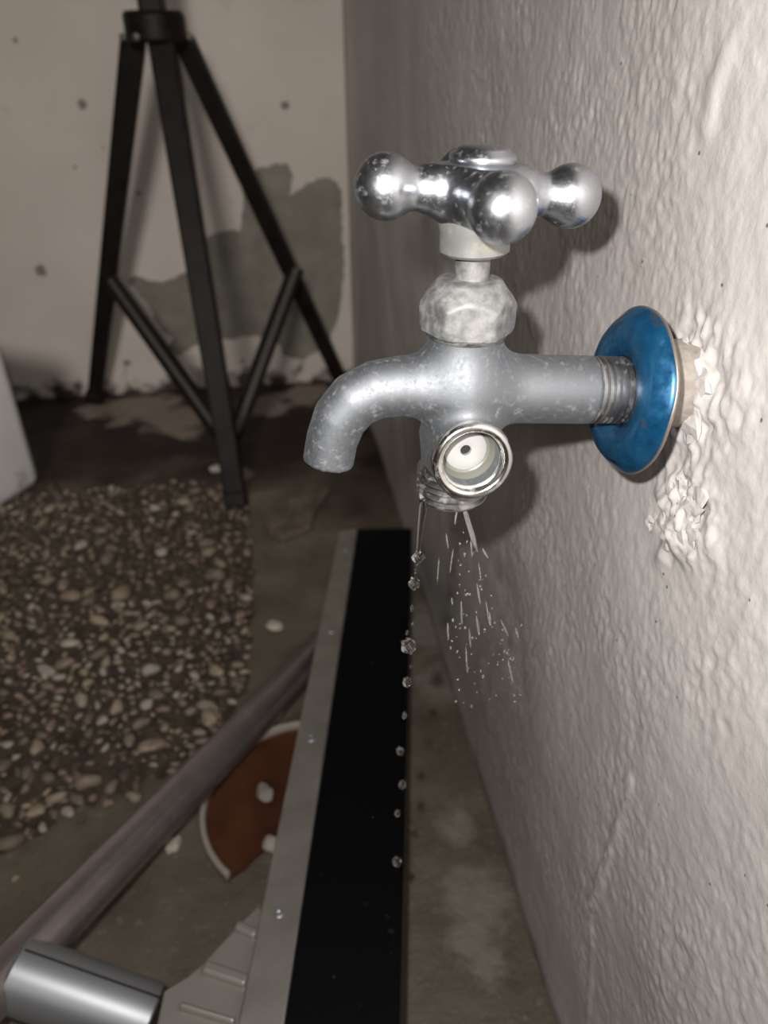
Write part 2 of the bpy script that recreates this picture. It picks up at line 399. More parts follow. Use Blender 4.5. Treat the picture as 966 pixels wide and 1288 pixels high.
# floor (slightly uneven) and its gravel bed
def floor_fn(X_, Y):
    z = .0022*fbm(X_/.06, Y/.06, 21, 4)*np.clip((Y-.1)/.1, 0, 1)
    return np.stack([X_, Y, z], -1)
xs = np.concatenate([[-1.65,-1.2,-.8], np.arange(-.62, .03, .006)]); yy = np.concatenate([[-1.35,-.7,-.2], np.arange(.0, D+.02, .007)])
me = grid_mesh('floor', xs, yy, floor_fn); floor = structure(link('floor', me, FL))
if me.polygons[0].normal.z < 0: me.flip_normals()
gp = [(-330,640),(-60,620),(60,622),(180,612),(285,608),(312,640),(316,700),(316,790),(308,868),(262,935),(215,975),(150,1003),(95,1015),(40,1055),(-60,1110),(-330,1180)]
gpoly = [atZ(px, py, .0015) for px, py in gp]
gl = []
for A, B in zip(gpoly, gpoly[1:]+gpoly[:1]):
    for k in range(6):
        P = A.lerp(B, k/6); gl.append(Vector((P.x+random.uniform(-.006,.006), P.y+random.uniform(-.006,.006), .0032)))
bm = bmesh.new(); f_ = bm.faces.new([bm.verts.new(p) for p in gl]); bmesh.ops.triangulate(bm, faces=[f_])
child(from_bm('gravel_bed', bm, GB, None, False), floor)
def inside(x, y, poly):
    c_ = False; n = len(poly)
    for i in range(n):
        a, b = poly[i], poly[(i+1) % n]
        if (a.y > y) != (b.y > y) and x < (b.x-a.x)*(y-a.y)/(b.y-a.y)+a.x: c_ = not c_
    return c_
protos = []
for i in range(10):
    bm = bmesh.new(); bmesh.ops.create_icosphere(bm, subdivisions=2, radius=1)
    o1, o2 = random.uniform(0, 9), random.uniform(.7, 1)
    for v_ in bm.verts:
        q = v_.co; s_ = 1+.30*math.sin(2.6*q.x+o1)*math.cos(2.4*q.y+o1*2)+random.uniform(-.12,.12); v_.co = Vector((q.x*s_, q.y*s_*o2, q.z*s_*.62))
    me = bpy.data.meshes.new('pebble'); bm.to_mesh(me); bm.free(); me.polygons.foreach_set('use_smooth', [True]*len(me.polygons)); protos.append(me)
pms = []
for me in protos:
    for M_ in random.sample(PEB, 4):
        c2 = me.copy(); c2.materials.append(M_); pms.append((c2, PEB.index(M_)))
cells = {}; peb = []
bx0, bx1 = min(p.x for p in gpoly), max(p.x for p in gpoly); by0, by1 = min(p.y for p in gpoly), max(p.y for p in gpoly)
for k in range(26000):
    x, y = random.uniform(bx0, bx1), random.uniform(by0, by1)
    if not inside(x, y, gpoly) and not (random.random() < .06 and inside(x+random.uniform(-.04,.04), y+random.uniform(-.04,.04), gpoly)): continue
    r_ = min(.0105, .0030*math.exp(random.gauss(.30, .50)))
    if random.random() < .35*max(0, fbm(np.array([x/.08]), np.array([y/.08]), 3, 2)[0]+.5): continue
    cx, cy = int(x/.02), int(y/.02); ok = True
    for i in (-1,0,1):
        for j in (-1,0,1):
            for (a, b, rr) in cells.get((cx+i, cy+j), ()):
                if (a-x)**2+(b-y)**2 < (1.02*(r_+rr))**2: ok = False; break
            if not ok: break
        if not ok: break
    if ok: cells.setdefault((cx, cy), []).append((x, y, r_)); peb.append((x, y, r_))
for px, py, r_ in ((300,865,.006),(150,770,.006),(215,795,.005),(100,985,.008),(196,940,.008),(265,903,.007),(72,1008,.007),(60,850,.007),(35,975,.006)):
    P = atZ(px, py, 0); peb.append((P.x, P.y, r_))
def seen(x, y):
    d = np.array([x, y, 0])-CAM; z = d @ FW; return -10 < 483+F*(d @ RT)/z < 976
peb.sort(key=lambda p: -p[2]/depth((p[0], p[1], 0))*(1 if seen(p[0], p[1]) else .01))
rest_v, rest_f = [], []
rest_by = {}
for k, (x, y, r_) in enumerate(peb):
    rot = random.uniform(0, 6.28); sz = (r_*random.uniform(.95,1.35), r_*random.uniform(.75,1.05), r_*random.uniform(.8,1.2)); z = .003+.12*r_
    if k < 298:
        pick = random.choice([q_ for q_, i_ in pms if y < .62 or i_ in (2, 5, 0)] if random.random() < .8 else [q_ for q_, i_ in pms])
        o = bpy.data.objects.new('pebble', pick); COL.objects.link(o); o.parent = floor
        o.location = (x, y, z); o.rotation_euler = (random.uniform(-.25,.25), random.uniform(-.25,.25), rot); o.scale = sz
    else:
        mi = random.randrange(3); V, Fc, Mi = rest_by.setdefault(0, ([], [], []))
        me = protos[k % 10]; base = len(V); c_, s_ = math.cos(rot), math.sin(rot)
        for v_ in me.vertices:
            a, b, e = v_.co.x*sz[0], v_.co.y*sz[1], v_.co.z*sz[2]; V.append((x+a*c_-b*s_, y+a*s_+b*c_, z+e))
        for p in me.polygons: Fc.append([base+i for i in p.vertices]); Mi.append(k % len(PEB) if y < .62 or k % 4 == 0 else (2, 5, 5, 0)[k % 4])
V, Fc, Mi = rest_by[0]
me = bpy.data.meshes.new('small_gravel'); me.from_pydata(V, [], Fc)
GR = []
for cc in PEB: me.materials.append(cc)
me.polygons.foreach_set('material_index', Mi)
o = link('small_gravel', me, None, floor); o['kind'] = 'stuff'

# pipe socket set in the right wall (cream plastic fitting behind the flange)
ax = Vector((1, 0, -.02)).normalized()
bm = bmesh.new(); M_ = axis_matrix((-.0170, SOCK.y+.002, SOCK.z+.001), ax)
lathe(bm, [(.0098,0), (.0125,0), (.0132,.0006), (.0134,.006), (.0138,.0205)], M_, 40)
for v_ in bm.verts: v_.co += Vector((0, random.uniform(-.0002,.0002), random.uniform(-.0002,.0002)))
child(auto_sharp(from_bm('pipe_socket', bm, PVC)), wall_right)
# crumbly plaster lumps round the socket and below it
def lump(px, py, r_, flat=.32, n=2):
    P = atX(px, py); bm = bmesh.new(); bmesh.ops.create_icosphere(bm, subdivisions=2, radius=1)
    a = random.uniform(0, 99)
    for v_ in bm.verts:
        q = v_.co.copy(); s_ = 1+1.1*fbm(np.array([q.y*1.9+a+q.x]), np.array([q.z*1.9+q.x*.7]), 4, 3)[0]
        v_.co = Vector((q.x*s_*flat*r_-.0004, P.y+q.y*s_*r_, P.z+q.z*s_*r_))
    o = from_bm('plaster_lump', bm, PL, None, False); o.parent = wall_right
for px, py, r_ in ((878,462,.0042),(884,486,.0046),(881,508,.004),(872,532,.0045),(862,438,.003),(846,618,.0035),(858,612,.003),(838,640,.0034),(858,636,.0042),(872,640,.004),(880,625,.003),(862,662,.0055),(846,660,.0034),(874,670,.004),(834,655,.0026),(818,657,.0028),(840,682,.0024),(562,888,.006)):
    lump(px, py, r_)

# ------------------------------------------------------------------ the tap
YF = .197
tap = thing('faucet', 'worn metal tap with cross handle, curved spout and open side port, on wall', 'faucet', (-.0702, YF, .3855))
sp_px = [(566,488,42),(535,486,41),(505,486,38),(474,490,36.5),(447,503,35.5),(428,525,34),(418,552,32.5),(413,580,32)]
spout = []
for px, py, rp in sp_px:
    P = atY(px, py, YF); spout.append((*P, mm(rp, P)))
A, B = np.array(spout[-2][:3]), np.array(spout[-1][:3]); dirS = (B-A)/np.linalg.norm(B-A); TIP = B.copy()
spout.append((*(B+dirS*.012), spout[-1][3]))
bc = atY(583, 488, YF)
neck = [atY(588,424,YF), atY(584,450,YF)]
rneck = mm(47.5, neck[0])
pipeA, pipeB = atY(640, 489.5, YF), atY(741, 490.5, YF); rp_ = mm(43.2, pipeA)
port0 = np.array([-.0705, YF, .3715]); port1 = np.array([-.0708, .1775, .3735])
low0, low1 = atY(573, 540, YF), atY(569, 612, YF)
pn = (port1-port0)/np.linalg.norm(port1-port0)
def body_sdf(P):
    d = sd_chain(P, spout)
    d = smin(d, sd_chain(P, [(*bc, .0118), (bc.x, bc.y, bc.z-.004, .0115)]), .006)
    d = smin(d, sd_cyl(P, atY(588,410,YF), bc, rneck*.97, .001), .007)
    d = smin(d, sd_cyl(P, bc, pipeB, rp_, .0004), .007)
    d = smin(d, sd_cyl(P, port0, port1-pn*.0015, .0098, .001), .006)
    d = smin(d, sd_cyl(P, low0, atY(570,592,YF), .0100, .0008), .005)
    d = np.maximum(d, (P-TIP) @ dirS)                                   # cut the spout mouth square
    bore = sd_chain(P, [(*(TIP-dirS*.012), .0060), (*(TIP+dirS*.01), .0060)])
    d = np.maximum(d, -bore)
    d = np.maximum(d, -sd_cyl(P, port1-pn*.011, port1+pn*.01, .0080))
    return d
surface_nets('body', body_sdf, (-.1225, .168, .348), (-.027, .2105, .413), .00052, CAST, tap)

def thread_profile(r, L, pitch, depth_=.0011, r_in=None):
    pr = []; n = int(L/pitch)
    for k in range(n):
        h = k*pitch; pr += [(r-depth_, h), (r-depth_, h+.12*pitch), (r-.0001, h+.42*pitch), (r-.0001, h+.62*pitch), (r-depth_, h+.92*pitch)]
    pr.append((r-depth_, n*pitch)); 
    if r_in: pr = [(r_in, 0)]+pr+[(r_in, n*pitch)]
    return pr
pd = (atY(785,492,YF)-pipeA).normalized()
bm = bmesh.new(); lathe(bm, thread_profile(rp_*1.005, .0200, .00187, .0010, .006), axis_matrix(pipeB-pd*.0006, pd), 72); child(auto_sharp(from_bm('pipe_thread', bm, THR), 50), tap)
ld = (low1-low0).normalized()
ltop = atY(570,584,YF)
bm = bmesh.new(); L_ = (atY(566,622,YF)-ltop).length
r_low = (atY(568,606,YF)-atY(524,606,YF)).length
prof = [(.0070,-.004), (r_low-.0012,-.004)]+thread_profile(r_low, L_, L_/5.01, .0011)+[(r_low-.0016, L_+.0006), (.0078, L_+.0006), (.0074, L_-.001), (.0070,-.004)]
lathe(bm, prof, axis_matrix(ltop, ld), 72); child(auto_sharp(from_bm('hose_thread', bm, THR), 50), tap)

# side port with lip, lined bore and drilled washer
port = bpy.data.objects.new('side_port', None)
bm = bmesh.new(); M_ = axis_matrix(port1, pn)
lathe(bm, [(.0082,-.0012), (.0100,-.0045), (.0111,-.0038), (.0116,-.0022), (.0116,-.0002), (.0111,.0008), (.0102,.0012), (.0091,.0009), (.0088,.0002), (.0086,-.0016)], M_, 72, closed=True)
pr_ = child(from_bm('port_rim', bm, RIM), tap)
bm = bmesh.new(); lathe(bm, [(.0087,-.0008), (.0082,-.0050), (.0074,-.0088), (.0070,-.0094), (.0060,-.0095)], M_, 64)
ob = child(from_bm('port_lining', bm, LIME), tap)
bm = bmesh.new(); lathe(bm, [(.0016,-.0105), (.0016,-.0086), (.0020,-.0084), (.0058,-.0084), (.0063,-.0088), (.0064,-.0105)], M_, 48); child(auto_sharp(from_bm('washer', bm, WASH)), tap)
bm = bmesh.new(); lathe(bm, [(0,-.0100), (.0017,-.0100)], M_, 24); child(from_bm('hole_shade_disc', bm, DARK), tap)  # near-black disc paints the shade inside the washer's drilled hole

# bonnet nut: worn hexagon with chamfered corners
ntop, nbot = atY(592,349,YF), atY(586.5,414,YF); nd = (ntop-nbot).normalized(); NL = (ntop-nbot).length
bm = bmesh.new(); M_ = axis_matrix(nbot, nd, (1,0,0)); R_ = mm(61, nbot)
def nut_r(a, t):
    q = ((a+math.pi/6-.35) % (math.pi/3))-math.pi/6
    return min(R_*math.cos(math.pi/6)/math.cos(q), R_*(1.0-(t-.52)/.46*.36) if t > .52 else 9, R_*(.93+.6*t))
rr = []
for t in [0, .02, .05, .1, .15, .25, .35, .45, .52, .56, .6, .65, .7, .75, .8, .85, .9, .94, .965]:
    rr.append([bm.verts.new(M_ @ Vector((nut_r(2*math.pi*k/96, t)*math.cos(2*math.pi*k/96), nut_r(2*math.pi*k/96, t)*math.sin(2*math.pi*k/96), t*NL))) for k in range(96)])
rr.append([bm.verts.new(M_ @ Vector((R_*.56*math.cos(2*math.pi*k/96), R_*.56*math.sin(2*math.pi*k/96), NL))) for k in range(96)])
for a, b in zip(rr, rr[1:]):
    for k in range(96): bm.faces.new((a[k], a[(k+1) % 96], b[(k+1) % 96], b[k]))
bm.faces.new(rr[-1]); bm.faces.new(rr[0][::-1])
for v_ in bm.verts:
    n_ = fbm(np.array([v_.co.x/.003+v_.co.y/.002]), np.array([v_.co.z/.003]), 6, 3)[0]; q = v_.co-nbot; q -= nd*q.dot(nd); v_.co += q.normalized()*n_*.0004
child(from_bm('bonnet_nut', bm, NUT), tap)
bm = bmesh.new(); lathe(bm, [(.0105,-.0005), (.0113,0), (.0113,.0018), (.0105,.0022)], axis_matrix(atY(586,419.5,YF), nd), 48); child(from_bm('nut_collar', bm, THR), tap)
sb, stp = atY(593.5,352,YF), atY(596,312,YF); rs = mm(22.2, stp)
bm = bmesh.new(); tube(bm, [sb-nd*.001, stp], rs, 40); child(auto_sharp(from_bm('stem', bm, NUT)), tap)

# cross handle
hc = atY(600, 243, YF); zdir = (atY(606,200,YF)-atY(597,300,YF)).normalized()
bl, br_ = atY(485,235,YF), atY(717,247,YF); xd = (br_-bl).normalized(); RB = (br_-bl).length/2; hc2 = (bl+br_)/2
yd = Vector((0,-1,0)); fb = atY(632, 262, YF-RB)
bk = hc2*2-fb
rb = mm(40.2, bl)
balls = [bl, br_, fb, bk]
hb0, hb1 = atY(596.5,318,YF), atY(598.5,270,YF); rh = mm(44, hb0)
def handle_sdf(P):
    d = sd_cyl(P, hc2-zdir*.0045, hc2+zdir*.0052, .0092, .003)
    d = smin(d, sd_chain(P, [(*(hc2-zdir*.003), .0100), (*(hc2-zdir*.001), .0098)]), .003)
    
    for b in balls:
        u_ = (b-hc2).normalized(); L = (b-hc2).length
        arm = sd_chain(P, [(*(hc2+u_*.003), .0084), (*(hc2+u_*(L*.42)), .0070), (*(hc2+u_*(L*.72)), .0050)])
        d = smin(d, arm, .004); d = smin(d, np.linalg.norm(P-np.array(b), axis=-1)-rb, .0022)
    cutd = np.maximum((P-np.array(hc2)) @ np.array(zdir)-.0066, -1)
    r_xy = np.linalg.norm((P-np.array(hc2))[..., :2], axis=-1)
    return np.where(r_xy < .0135, np.maximum(d, cutd), d)
surface_nets('cross_handle', handle_sdf, (hc2.x-.034, YF-.0345, hc2.z-.016), (hc2.x+.034, YF+.0345, hc2.z+.015), .00055, CHROME, tap)
hs_ = metal_mat('dull_hub_skirt', (.34,.345,.33), .42, (.36,.335,.20), .03, 130, .1, .6)
bm = bmesh.new(); hd = (hb1-hb0).normalized(); hl = (hb1-hb0).length
lathe(bm, [(.0045,.0012), (rh-.0009,.0), (rh,.0008), (rh,hl*.6), (rh+.0006,hl*.85), (rh+.0003,hl+.004)], axis_matrix(hb0, hd), 64); child(auto_sharp(from_bm('handle_skirt', bm, hs_)), tap)
ct = hc2+zdir*.0084; rc = mm(43, ct)
bm = bmesh.new(); lathe(bm, [(rc-.0014,-.0022), (rc-.0005,-.0016), (rc,-.0004), (rc-.0004,.0006), (rc-.0016,.0012), (rc-.0018,.0017), (rc-.0026,.0021), (.003,.0026), (0,.0026)], axis_matrix(ct-zdir*.0002, zdir), 64)
child(from_bm('handle_cap', bm, CHROME), tap)

# blue wall flange, loose on the pipe
fx = Vector((-1, 0, .085)).normalized()
fo = Vector((-.0187, .197, .3829)); RF = .0250
esc = thing('wall_flange', 'dented blue metal wall flange round the tap pipe', 'flange', fo)
bm = bmesh.new(); M_ = axis_matrix(fo, fx)
prof = [(.0098,.0006),(.0107,.0020),(.0124,.0031),(.0146,.0037),(.0170,.0038),(.0193,.0035),(.0213,.0026),(.0230,.0011),(.0243,-.0004),(RF,-.0012),(RF+.0001,-.0018),(RF-.0004,-.0022)]
lathe(bm, prof, M_, 96)
inv = M_.inverted()
for v_ in bm.verts:
    q = inv @ v_.co; a = math.atan2(q.y, q.x); v_.co += (Vector(fx))*(.00022*math.sin(3*a+1)+.00018*math.sin(7*a)) * min(1, max(0, (q.xy.length-.015)/.01))
sh = from_bm('dome', bm, BLUE); child(sh, esc); sm = sh.modifiers.new('solid', 'SOLIDIFY'); sm.thickness = .0007; sm.offset = -1
bm = bmesh.new(); lathe(bm, [(RF-.0009,-.0016), (RF+.0001,-.0014), (RF+.0003,-.0022), (RF-.0004,-.0028), (RF-.0010,-.0022)], M_, 96, closed=True)
for v_ in bm.verts:
    q = inv @ v_.co; a = math.atan2(q.y, q.x); v_.co += (Vector(fx))*(.00022*math.sin(3*a+1)+.00018*math.sin(7*a))
child(from_bm('rolled_edge', bm, EDGE), esc)

# ------------------------------------------------------------------ tripod
trp = thing('tripod', 'black tripod standing in the corner by the stained back wall', 'tripod', (-.206, 1.0, 0))
hubP = atY(195, 33, 1.0)
feet = [atZ(120, 503, .0), atZ(299, 640, .0), Vector((-.022, 1.135, 0))]
feet[0].y = 1.135
tops = [atY(168, 50, 1.012), atY(203, 52, .985), atY(231, 50, 1.012)]
feet[1].z = .0
lw_ = [(.027,.021), (.0285,.025), (.0235,.021)]
for T, Ft, w_ in zip(tops, feet, lw_):
    o_ = (Vector(T)-Ft).normalized(); side = Vector((1,-.15,0))
    bm = bmesh.new(); bar(bm, T, Ft+o_*.012, w_, .016, side); lg = child(bevel(from_bm('leg', bm, TRI, None, False), .003), trp)
    bm = bmesh.new(); bar(bm, Ft+o_*.022+Vector((0,0,.0)), Ft+Vector((0,0,.002)), .026, .020, side); ft = from_bm('rubber_foot', bm, TRI, None, False); bevel(ft, .003)
    ft.parent = lg; ft.matrix_parent_inverse = Matrix.Identity(4)
bm = bmesh.new()
hubw = mm(76, hubP)
M_ = axis_matrix(hubP-Vector((0,0,.016)), (0,0,1))
lathe(bm, [(0,0), (hubw*.46,0), (hubw*.5,.004), (hubw*.5,.026), (hubw*.46,.030), (0,.030)], M_, 32)
hub = child(auto_sharp(from_bm('hub', bm, TRI), 30), trp)
for dx_ in (-.036, -.018, .036):
    bm = bmesh.new(); p = hubP+Vector((dx_, -math.sqrt(max(0, (hubw*.5)**2-dx_**2))+.001, -.010)); lathe(bm, [(.004,0), (.004,.002), (.003,.003), (0,.003)], axis_matrix(p, (dx_*8,-1,0)), 12)
    b_ = from_bm('bolt', bm, CHAN); b_.parent = hub
bm = bmesh.new(); bar(bm, hubP+Vector((0,0,.01)), hubP+Vector((0,0,.42)), .027, .027, (1,-.1,0)); child(bevel(from_bm('pole', bm, TRI, None, False), .004), trp)
def onleg(i, t): return Vector(tops[i]).lerp(feet[i], t)
def brace(A, B):
    d_ = (B-A).normalized(); s_ = Vector((d_.z, 0, -d_.x)).normalized()
    bm = bmesh.new(); bar(bm, A+Vector((0,.004,0)), B+Vector((0,.004,0)), .016, .003, s_); web = child(from_bm('brace', bm, CHAN, None, False), trp)
    for k in (-1, 1):
        bm = bmesh.new(); bar(bm, A+s_*k*.0075, B+s_*k*.0075, .0055, .011, s_); f2 = from_bm('brace_flange', bm, TRI, None, False); f2.parent = web
brace(atY(139,352,1.07), atY(279,548,.875)); brace(atY(372,338,1.06), atY(293,552,.875))

# ------------------------------------------------------------------ white box, left
A_, B_ = Vector((-.447,.877,0)), Vector((-.4747,.8288,0)); e1 = (B_-A_).normalized(); e2 = Vector((e1.y, -e1.x, 0))
if e2.x > 0: e2 = -e2
ctr = A_ + e1*.13 + e2*.11 + Vector((.014,0,0))
bm = bmesh.new(); bmesh.ops.create_cube(bm, size=1)
bmesh.ops.scale(bm, verts=bm.verts, vec=(.262,.222,.20)); 
bmesh.ops.bevel(bm, geom=bm.edges[:], offset=.018, segments=5, profile=.5, affect='EDGES')
cab = from_bm('plastic_box', bm, WHT); cab.location = ctr+Vector((0,0,.1005)); cab.rotation_euler = (0,0,math.atan2(e1.y, e1.x))
tag(cab, 'white plastic box with rounded scuffed corner, at the left edge', 'box')
co = coords(WHT); Pm = cab.rotation_euler.to_matrix().inverted() @ (Vector((-.458,.857,.022))-Vector(cab.location))
mk = spots(WHT, co, [(*Pm, .013), (Pm.x+.02, Pm.y, Pm.z+.012, .007)], .8, 120, 1.0)
setc(WHT, mix(WHT, mk, ramp(WHT, noise(WHT, co, 30, 4), [(.3, (.80,.79,.775)), (.7, (.86,.85,.84))]), (.22,.21,.18)))

# ------------------------------------------------------------------ black board with aluminium edge, strut and bracket
HP = .060
P_fr = at(518, 664, 2, HP); pdir = Vector(-ray(530, 166)).normalized()
P_fl = at(449, 666, 2, HP+.001)
ldir = pdir
e_x = (P_fl-P_fr).normalized(); pn_ = pdir.cross(e_x).normalized()
if pn_.z < 0: pn_ = -pn_
def onpanel(px, py, off=0.0):
    """point of the board's plane seen in that direction (off: above the board's face)"""
    d = Vector(ray(px, py)); o_ = P_fr + pn_*off; t = (o_-Vector(CAM)).dot(pn_)/d.dot(pn_); return Vector(CAM)+d*t
pan = thing('framed_board', 'long black board with screwed aluminium edge and steel strut, low along the wall', 'board', (P_fr.x-.1, P_fr.y-.2, 0))
NEAR = .66
rgt = [onpanel(518,664), onpanel(503,1288)]; lft = [onpanel(450,665), onpanel(358,1288)]; alo = [onpanel(427,669,.001), onpanel(299,1288,.001)]
def ext(pair, L=.16):
    d = (pair[1]-pair[0]).normalized(); return [pair[0], pair[1]+d*L]
rgt, lft, alo = ext(rgt), ext(lft), ext(alo)
dn = -pn_*.014
bm = bmesh.new(); prism(bm, [p+dn for p in (rgt[0], lft[0]+e_x*.003, lft[1]+e_x*.003, rgt[1])], [rgt[0], lft[0]+e_x*.003, lft[1]+e_x*.003, rgt[1]]); child(bevel(from_bm('panel', bm, BLK, None, False), .0012), pan)
bm = bmesh.new(); prism(bm, [p+dn*1.15 for p in (lft[0], alo[0], alo[1], lft[1])], [p+pn_*.0012 for p in (lft[0], alo[0], alo[1], lft[1])]); edge = child(bevel(from_bm('edge_trim', bm, ALU, None, False), .0012), pan)
for px, py in ((434,690), (416,793), (391,929), (351,1150)):
    P = onpanel(px, py, .0012); r_ = mm(7, P)
    bm = bmesh.new(); M_ = axis_matrix(P, pn_); lathe(bm, [(r_,0), (r_*.95,.0007), (r_*.6,.0013), (r_*.45,.0012), (r_*.35,.0006), (0,.0006)], M_, 20)
    s_ = from_bm('screw', bm, SLEEVE); s_.parent = edge; s_.matrix_parent_inverse = edge.matrix_parent_inverse.copy(); s_.matrix_parent_inverse = Matrix.Identity(4)
# short feet that carry the far end
for c_ in (rgt[0].lerp(rgt[1], .06)-e_x*-.012, lft[0].lerp(lft[1], .06)-e_x*.006):
    bm = bmesh.new(); t_ = c_+dn; bar(bm, t_, (t_.x, t_.y, .001), .016, .016, (1,0,0)); child(from_bm('foot', bm, TRI, None, False), pan)
# cast bracket
off = -.006
bo = [onpanel(px, py, off) for px, py in ((326,1138),(300,1163),(255,1212),(236,1228),(206,1246),(197,1290),(190,1330),(292,1340),(306,1288),(332,1150))]
bm = bmesh.new(); prism(bm, [p-pn_*.006 for p in bo], bo); brk = child(bevel(from_bm('bracket', bm, CASTAL, None, False), .001), pan)
for a, b, w_ in (((297,1165),(324,1177),.0052), ((256,1217),(312,1236),.0062), ((226,1266),(296,1287),.003)):
    A, B = onpanel(*a, off+.001), onpanel(*b, off+.001); bm = bmesh.new(); bar(bm, A, B, w_, .0056, (B-A).cross(pn_)); rb_ = bevel(from_bm('rib', bm, CASTAL, None, False), .0018, 3)
    rb_.parent = brk
# chrome sleeve and strut tube
tn, tf = atZ(22, 1212, .080), atZ(396, 826, .019)
td = (tf-tn).normalized(); rt = .0136
s1 = atZ(190, 1284, .056)
# strut: continues beyond the joint, out of the frame
tnn = tn - td*.16
bm = bmesh.new(); tube(bm, [tnn, tf+td*.03], rt, 40); child(auto_sharp(from_bm('strut_tube', bm, TUBE)), pan)
s0 = atZ(22, 1225, .080)
sd = (s1-s0).normalized()
bm = bmesh.new(); rsl = .0170
lathe(bm, [(0,-.002), (rsl-.001,-.002), (rsl,-.001), (rsl, (s1-s0).length-.001), (rsl-.001, (s1-s0).length), (0,(s1-s0).length)], axis_matrix(s0, sd), 64); slv = child(auto_sharp(from_bm('sleeve', bm, SLEEVE)), pan)
# raised seam running along the sleeve
nrm = (Vector(CAM)-s0); nrm = (nrm - sd*nrm.dot(sd)).normalized(); up_ = sd.cross(nrm)
if up_.z < 0: up_ = -up_
q = (nrm*math.cos(.62)+up_*math.sin(.62)).normalized()
bm = bmesh.new(); bar(bm, s0+q*rsl, s1+q*rsl, .0010, .0008, sd.cross(q)); sm_ = from_bm('seam', bm, DARK, None, False); sm_.parent = slv

# ------------------------------------------------------------------ brown broken dish
dc = Vector((-.131,.349,.004)); RD = .0745
dish = thing('broken_dish', 'brown round dish with pale rim, half broken off, on the concrete floor', 'dish', dc)
pa, pb = atZ(295,1105,0), atZ(362,1052,0)
ch = (pb-pa).normalized(); cn = Vector((-ch.y, ch.x, 0))
off_ = (pa-dc).dot(cn)
a0 = math.asin(off_/RD); aa = math.atan2(cn.y, cn.x)
# arc on the side of +cn ; angles measured from cn
half = math.acos(off_/RD)
arc = [aa+half-2*half*k/72 for k in range(73)]
bm = bmesh.new()
def dp(a, r_, z): return Vector((dc.x+r_*math.cos(a), dc.y+r_*math.sin(a), z))
rim_in = [dp(a, RD-.0035, .004+.0) for a in arc]
cut = []
P0, P1 = rim_in[-1], rim_in[0]
for k in range(1, 14):
    t = k/14; P = P0.lerp(P1, t); P = P + cn*random.uniform(-.0015, .0015); cut.append(Vector((P.x, P.y, .004)))
pl = rim_in+cut
prism(bm, [p-Vector((0,0,.0035)) for p in pl], pl); child(from_bm('base', bm, BROWN, None, False), dish)
bm = bmesh.new(); prof_ = [(RD-.0042,.0005),(RD,.0005),(RD+.0006,.009),(RD-.0006,.0108),(RD-.0024,.0108),(RD-.0036,.0095)]
rings = [[bm.verts.new(dp(a, r_, z)) for r_, z in prof_] for a in arc]
for a, b in zip(rings, rings[1:]):
    for k in range(len(prof_)): bm.faces.new((a[k], a[(k+1) % 6], b[(k+1) % 6], b[k]))
bm.faces.new(rings[0]); bm.faces.new(rings[-1][::-1]); child(from_bm('rim', bm, PALE), dish)

# ------------------------------------------------------------------ loose stones and chips
def rock(name, px, py, sz, m_, label, cat, z0=0.0, seed=0, flat=.6):
    P = atZ(px, py, z0+sz*flat*.6); bm = bmesh.new(); bmesh.ops.create_icosphere(bm, subdivisions=2, radius=1); rs_ = random.Random(seed)
    for v_ in bm.verts: v_.co *= 1+rs_.uniform(-.18,.18)
    for v_ in bm.verts: v_.co = Vector((v_.co.x*sz*1.15, v_.co.y*sz*.9, max(v_.co.z, -.8)*sz*flat))
    o = from_bm(name, bm, m_, None, False, (P.x, P.y, z0+sz*flat*.78)); o.rotation_euler = (0, 0, rs_.uniform(0, 3)); return tag(o, label, cat)
rock('stone', 334, 998, .0066, GREYST, 'angular grey stone lying in the brown dish', 'stone', .004, 3, .8)
rock('plaster_chip', 218, 1063, .0058, CHIP, 'white plaster chip on concrete beside the steel strut', 'chip', .001, 5, .5)
rock('plaster_chip', 343, 1064, .0070, CHIP, 'pale chip against the aluminium edge, at the broken side of the brown dish', 'chip', .003, 6, .6)
rock('plaster_chip', 346, 788, .0075, CHIP, 'pale chip lying between gravel and the black board', 'chip', .001, 8, .5)
rock('plaster_chip', 272, 590, .0085, CHIP, 'small pale chip on dark floor just left of the tripod front foot', 'chip', .001, 9, .45)
rock('gravel_stone', 265, 903, .0080, PEB[6], 'orange tan stone on the gravel edge beside the steel strut', 'stone', .003, 12, .7)
# flat shard of cement
sp_ = [(330,662),(352,640),(384,628),(416,622),(398,645),(392,668),(356,684),(340,676)]
bm = bmesh.new(); bt = [atZ(px, py, .002) for px, py in sp_]; prism(bm, bt, [p+Vector((random.uniform(-.002,.002), 0, .010)) for p in bt])
SH = mat('grey_brown_shard', (.15,.12,.095), .8); co = coords(SH); setc(SH, ramp(SH, noise(SH, co, 60, 5), [(.3,(.08,.06,.045)),(.7,(.2,.17,.135))]))
o = bevel(from_bm('cement_shard', bm, SH, None, False), .002); tag(o, 'flat cement shard on dark floor behind the black board', 'shard')
dl = o.data; cen = sum((v_.co for v_ in dl.vertices), Vector())/len(dl.vertices); cen.z = 0
dl.transform(Matrix.Translation(-cen)); o.location = cen

